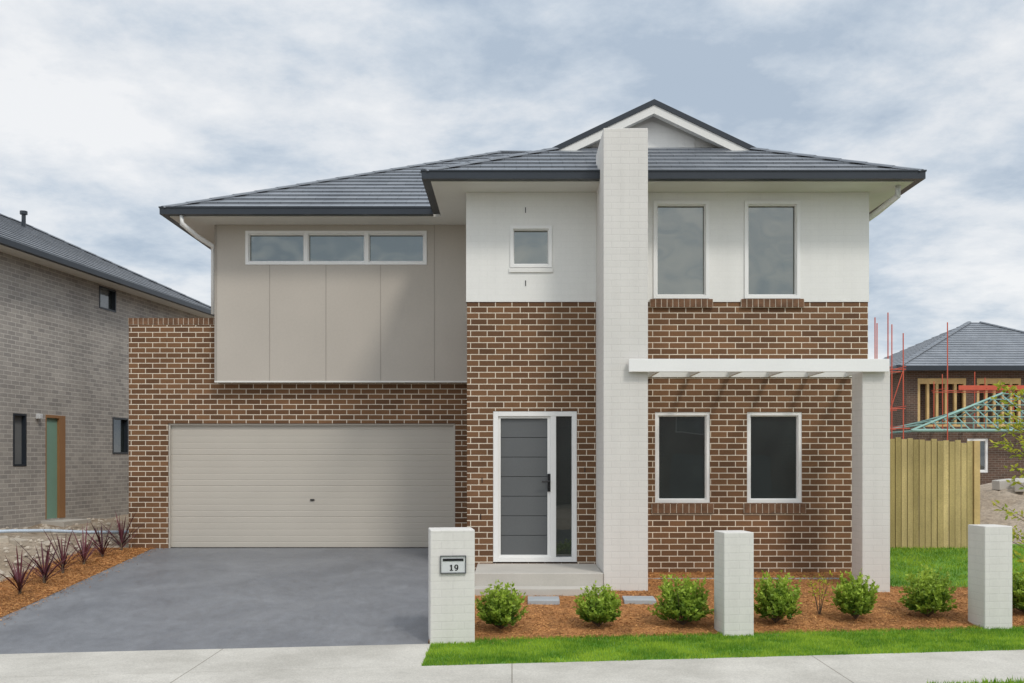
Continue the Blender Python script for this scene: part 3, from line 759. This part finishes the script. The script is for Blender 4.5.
for i in range(11):
    tr=[]
    x=15.5+i*.55; k=min(1,(x-15.0)/5.0)
    hgt=1.55*k; yr=37.5+3.3*k
    pk=(x,yr,2.65+hgt)
    for q in (((x,37.4,2.6),pk),(pk,(x,44,2.65+hgt*.4)),((x,37.4,2.6),(x,44,2.6)),((x,(37.4+yr)/2,2.62),(x,(37.4+yr)/2,2.62+hgt*.5))):
        tr.append(tube(q,.03,4))
    V,F=merge(tr); part('roof_truss',V,F,M_truss,A_)
for k_ in range(7):
    q=k_/6; xs0=15.0+5.0*q; part('roof_batten',*tube([(xs0,37.4+3.3*q,2.62+1.55*q),(22.5,37.4+3.3*q,2.62+1.55*q)],.022,4),M_truss,A_)
part('hip_rafter',*tube([(14.9,37.3,2.58),(20.1,40.8,4.24)],.05,4),M_truss,A_)
part('fascia_beam',*tube([(14.9,37.35,2.58),(22.5,37.35,2.58)],.06,4),M_truss,A_)
def scaffold(xs_,ys_,zt,lv,label,r=.035,board=None,planks=True,brace=True):
    t=thing('scaffold',label,'scaffold',(xs_[0],ys_[0],0),group='red scaffolds on the building site'); L=[]
    for x in xs_:
        for y in ys_: L.append(tube([(x,y,0),(x+R(-.04,.04),y,zt+R(-.9,.5))],r,5))
    for z in lv:
        for y in ys_: L.append(tube([(xs_[0]-R(0,.3),y,z),(xs_[-1]+R(0,.4),y,z)],r*.8,5))
        for x in xs_: L.append(tube([(x,ys_[0]-.2,z+.08),(x,ys_[-1]+.2,z+.08)],r*.8,5))
    if brace: L.append(tube([(xs_[0],ys_[0],lv[0]),(xs_[-1],ys_[0],lv[-1])],r*.8,5))
    V,F=merge(L); part('scaffold_tube',V,F,M_red,t)
    if planks: bpart('scaffold_plank',[(xs_[0]-.3,xs_[-1]+.3,ys_[0]+.1,ys_[-1]-.1,lv[-1]+.05,lv[-1]+.12)],M_timber,t)
    if board: bpart('toe_board',[board],M_red,t)
scaffold([12.9,13.35,13.9],[35.5,36.6],6.3,[1.6,2.6,3.3,4.7],'red steel tube scaffold around a house being built',.022,planks=False)
scaffold([18.8,20.6,22.4],[43.6,44.6],5.3,[1.9,4.5],'red steel scaffold against dark brick house',.022,(19.4,22.4,43.4,43.46,4.52,4.72),planks=False,brace=False)
t=thing('signal_pole','thin tall steel pole on building site','pole',(16.2,37.2,0))
V,F=tube([(16.2,37.2,0),(16.2,37.2,6.6)],.02,6); part('pole_shaft',V,F,M_red,t)
bpart('pole_foot',[(16.1,16.3,37.1,37.3,-.05,.05)],M_conc,t)
V=[];F=[];n=48
for j in range(n+1):
    for i in range(n+1):
        x=9.6+i*9/n; y=21+j*9/n; u=(x-13.6)/4.2; v=(y-25.5)/4.2
        z=max(0,1-u*u-v*v)**.8*.95
        z+= (.14*mn.noise(Vector((x*1.5,y*1.5,0)))+.09*mn.noise(Vector((x*5,y*5,0))))*min(1,z*3)
        V.append((x,y,z-.05))
for j in range(n):
    for i in range(n): b=j*(n+1)+i; F.append((b,b+1,b+n+2,b+n+1))
structure(part('soil_mound',V,F,M_ground,smooth=True),'heap of excavated sandy soil')
for k in range(5):
    x,y=R(12.0,13.4),R(24.0,25.6)
    t=thing('concrete_block','broken pale concrete block lying on soil','rubble',(x,y,.86),R(0,3),'concrete blocks on the soil heap')
    bpart('block_body',[(-.28,.28,-.12,.12,-.1,.14)],M_conc,t,absolute=False,bev=.02); t.rotation_euler=(R(-.3,.3),R(-.3,.3),R(0,3))

# ------------------------------------------------------------------ sky / light
w=bpy.data.worlds.new('World'); scene.world=w; w.use_nodes=True; nt=w.node_tree; nt.nodes.clear()
out=nt.nodes.new('ShaderNodeOutputWorld')
sky=nt.nodes.new('ShaderNodeTexSky'); sky.sky_type='NISHITA'; sky.sun_disc=False
sky.sun_elevation=math.radians(48); sky.sun_rotation=math.radians(148)
bg1=nt.nodes.new('ShaderNodeBackground'); bg1.inputs[1].default_value=.12; nt.links.new(sky.outputs[0],bg1.inputs[0])
g=nt.nodes.new('ShaderNodeTexCoord').outputs['Generated']
sp=nt.nodes.new('ShaderNodeSeparateXYZ'); nt.links.new(g,sp.inputs[0])
def mth(op,a,b=None):
    n=nt.nodes.new('ShaderNodeMath'); n.operation=op
    for i,v in enumerate((a,b)):
        if v is None: continue
        if isinstance(v,(int,float)): n.inputs[i].default_value=v
        else: nt.links.new(v,n.inputs[i])
    return n.outputs[0]
zc=mth('ADD',mth('MAXIMUM',sp.outputs[2],0),.20)
cb=nt.nodes.new('ShaderNodeCombineXYZ')
nt.links.new(mth('DIVIDE',sp.outputs[0],zc),cb.inputs[0]); nt.links.new(mth('DIVIDE',sp.outputs[1],zc),cb.inputs[1])
cb.inputs[2].default_value=9.4
vec=cb.outputs[0]
n1=noise(nt,vec,3.2,14,.62,.1); n2=noise(nt,vec,1.1,8,.52,.1)
mixn=mth('ADD',mth('MULTIPLY',n1,.45),mth('MULTIPLY',n2,.55))
rp=nt.nodes.new('ShaderNodeValToRGB'); nt.links.new(mixn,rp.inputs[0])
el=rp.color_ramp.elements; el[0].position=.40; el[0].color=(.46,.545,.65,1); el[1].position=.585; el[1].color=(.93,.937,.945,1)
e=el.new(.46); e.color=(.61,.68,.76,1); e=el.new(.515); e.color=(.78,.815,.855,1)
bright=maprange(nt,sp.outputs[1],-.3,.6,1.5,1.0)
zen=maprange(nt,sp.outputs[2],.35,1,1.0,1.25)
bg2=nt.nodes.new('ShaderNodeBackground'); nt.links.new(rp.outputs[0],bg2.inputs[0]); nt.links.new(mth('MULTIPLY',bright,zen),bg2.inputs[1])
ms=nt.nodes.new('ShaderNodeMixShader'); ms.inputs[0].default_value=.92
nt.links.new(bg1.outputs[0],ms.inputs[1]); nt.links.new(bg2.outputs[0],ms.inputs[2]); nt.links.new(ms.outputs[0],out.inputs[0])
sl=bpy.data.lights.new('sun','SUN'); sl.energy=1.5; sl.angle=math.radians(10); sl.color=(1,.95,.87)
so=bpy.data.objects.new('sun',sl); link(so)
az=math.radians(148); elv=math.radians(48)
sd=Vector((math.sin(az)*math.cos(elv),math.cos(az)*math.cos(elv),math.sin(elv)))
so.rotation_euler=sd.to_track_quat('Z','Y').to_euler(); so.location=(8,-10,20)

cam=bpy.data.cameras.new('camera'); co=bpy.data.objects.new('camera',cam); link(co)
co.location=(0,0,1.48); co.rotation_euler=(math.pi/2,0,0)
cam.lens=35.156; cam.sensor_width=36; cam.shift_y=.1157; cam.clip_end=2000; cam.clip_start=.1
scene.camera=co
scene.view_settings.view_transform='Standard'; scene.view_settings.look='None'; scene.view_settings.exposure=0
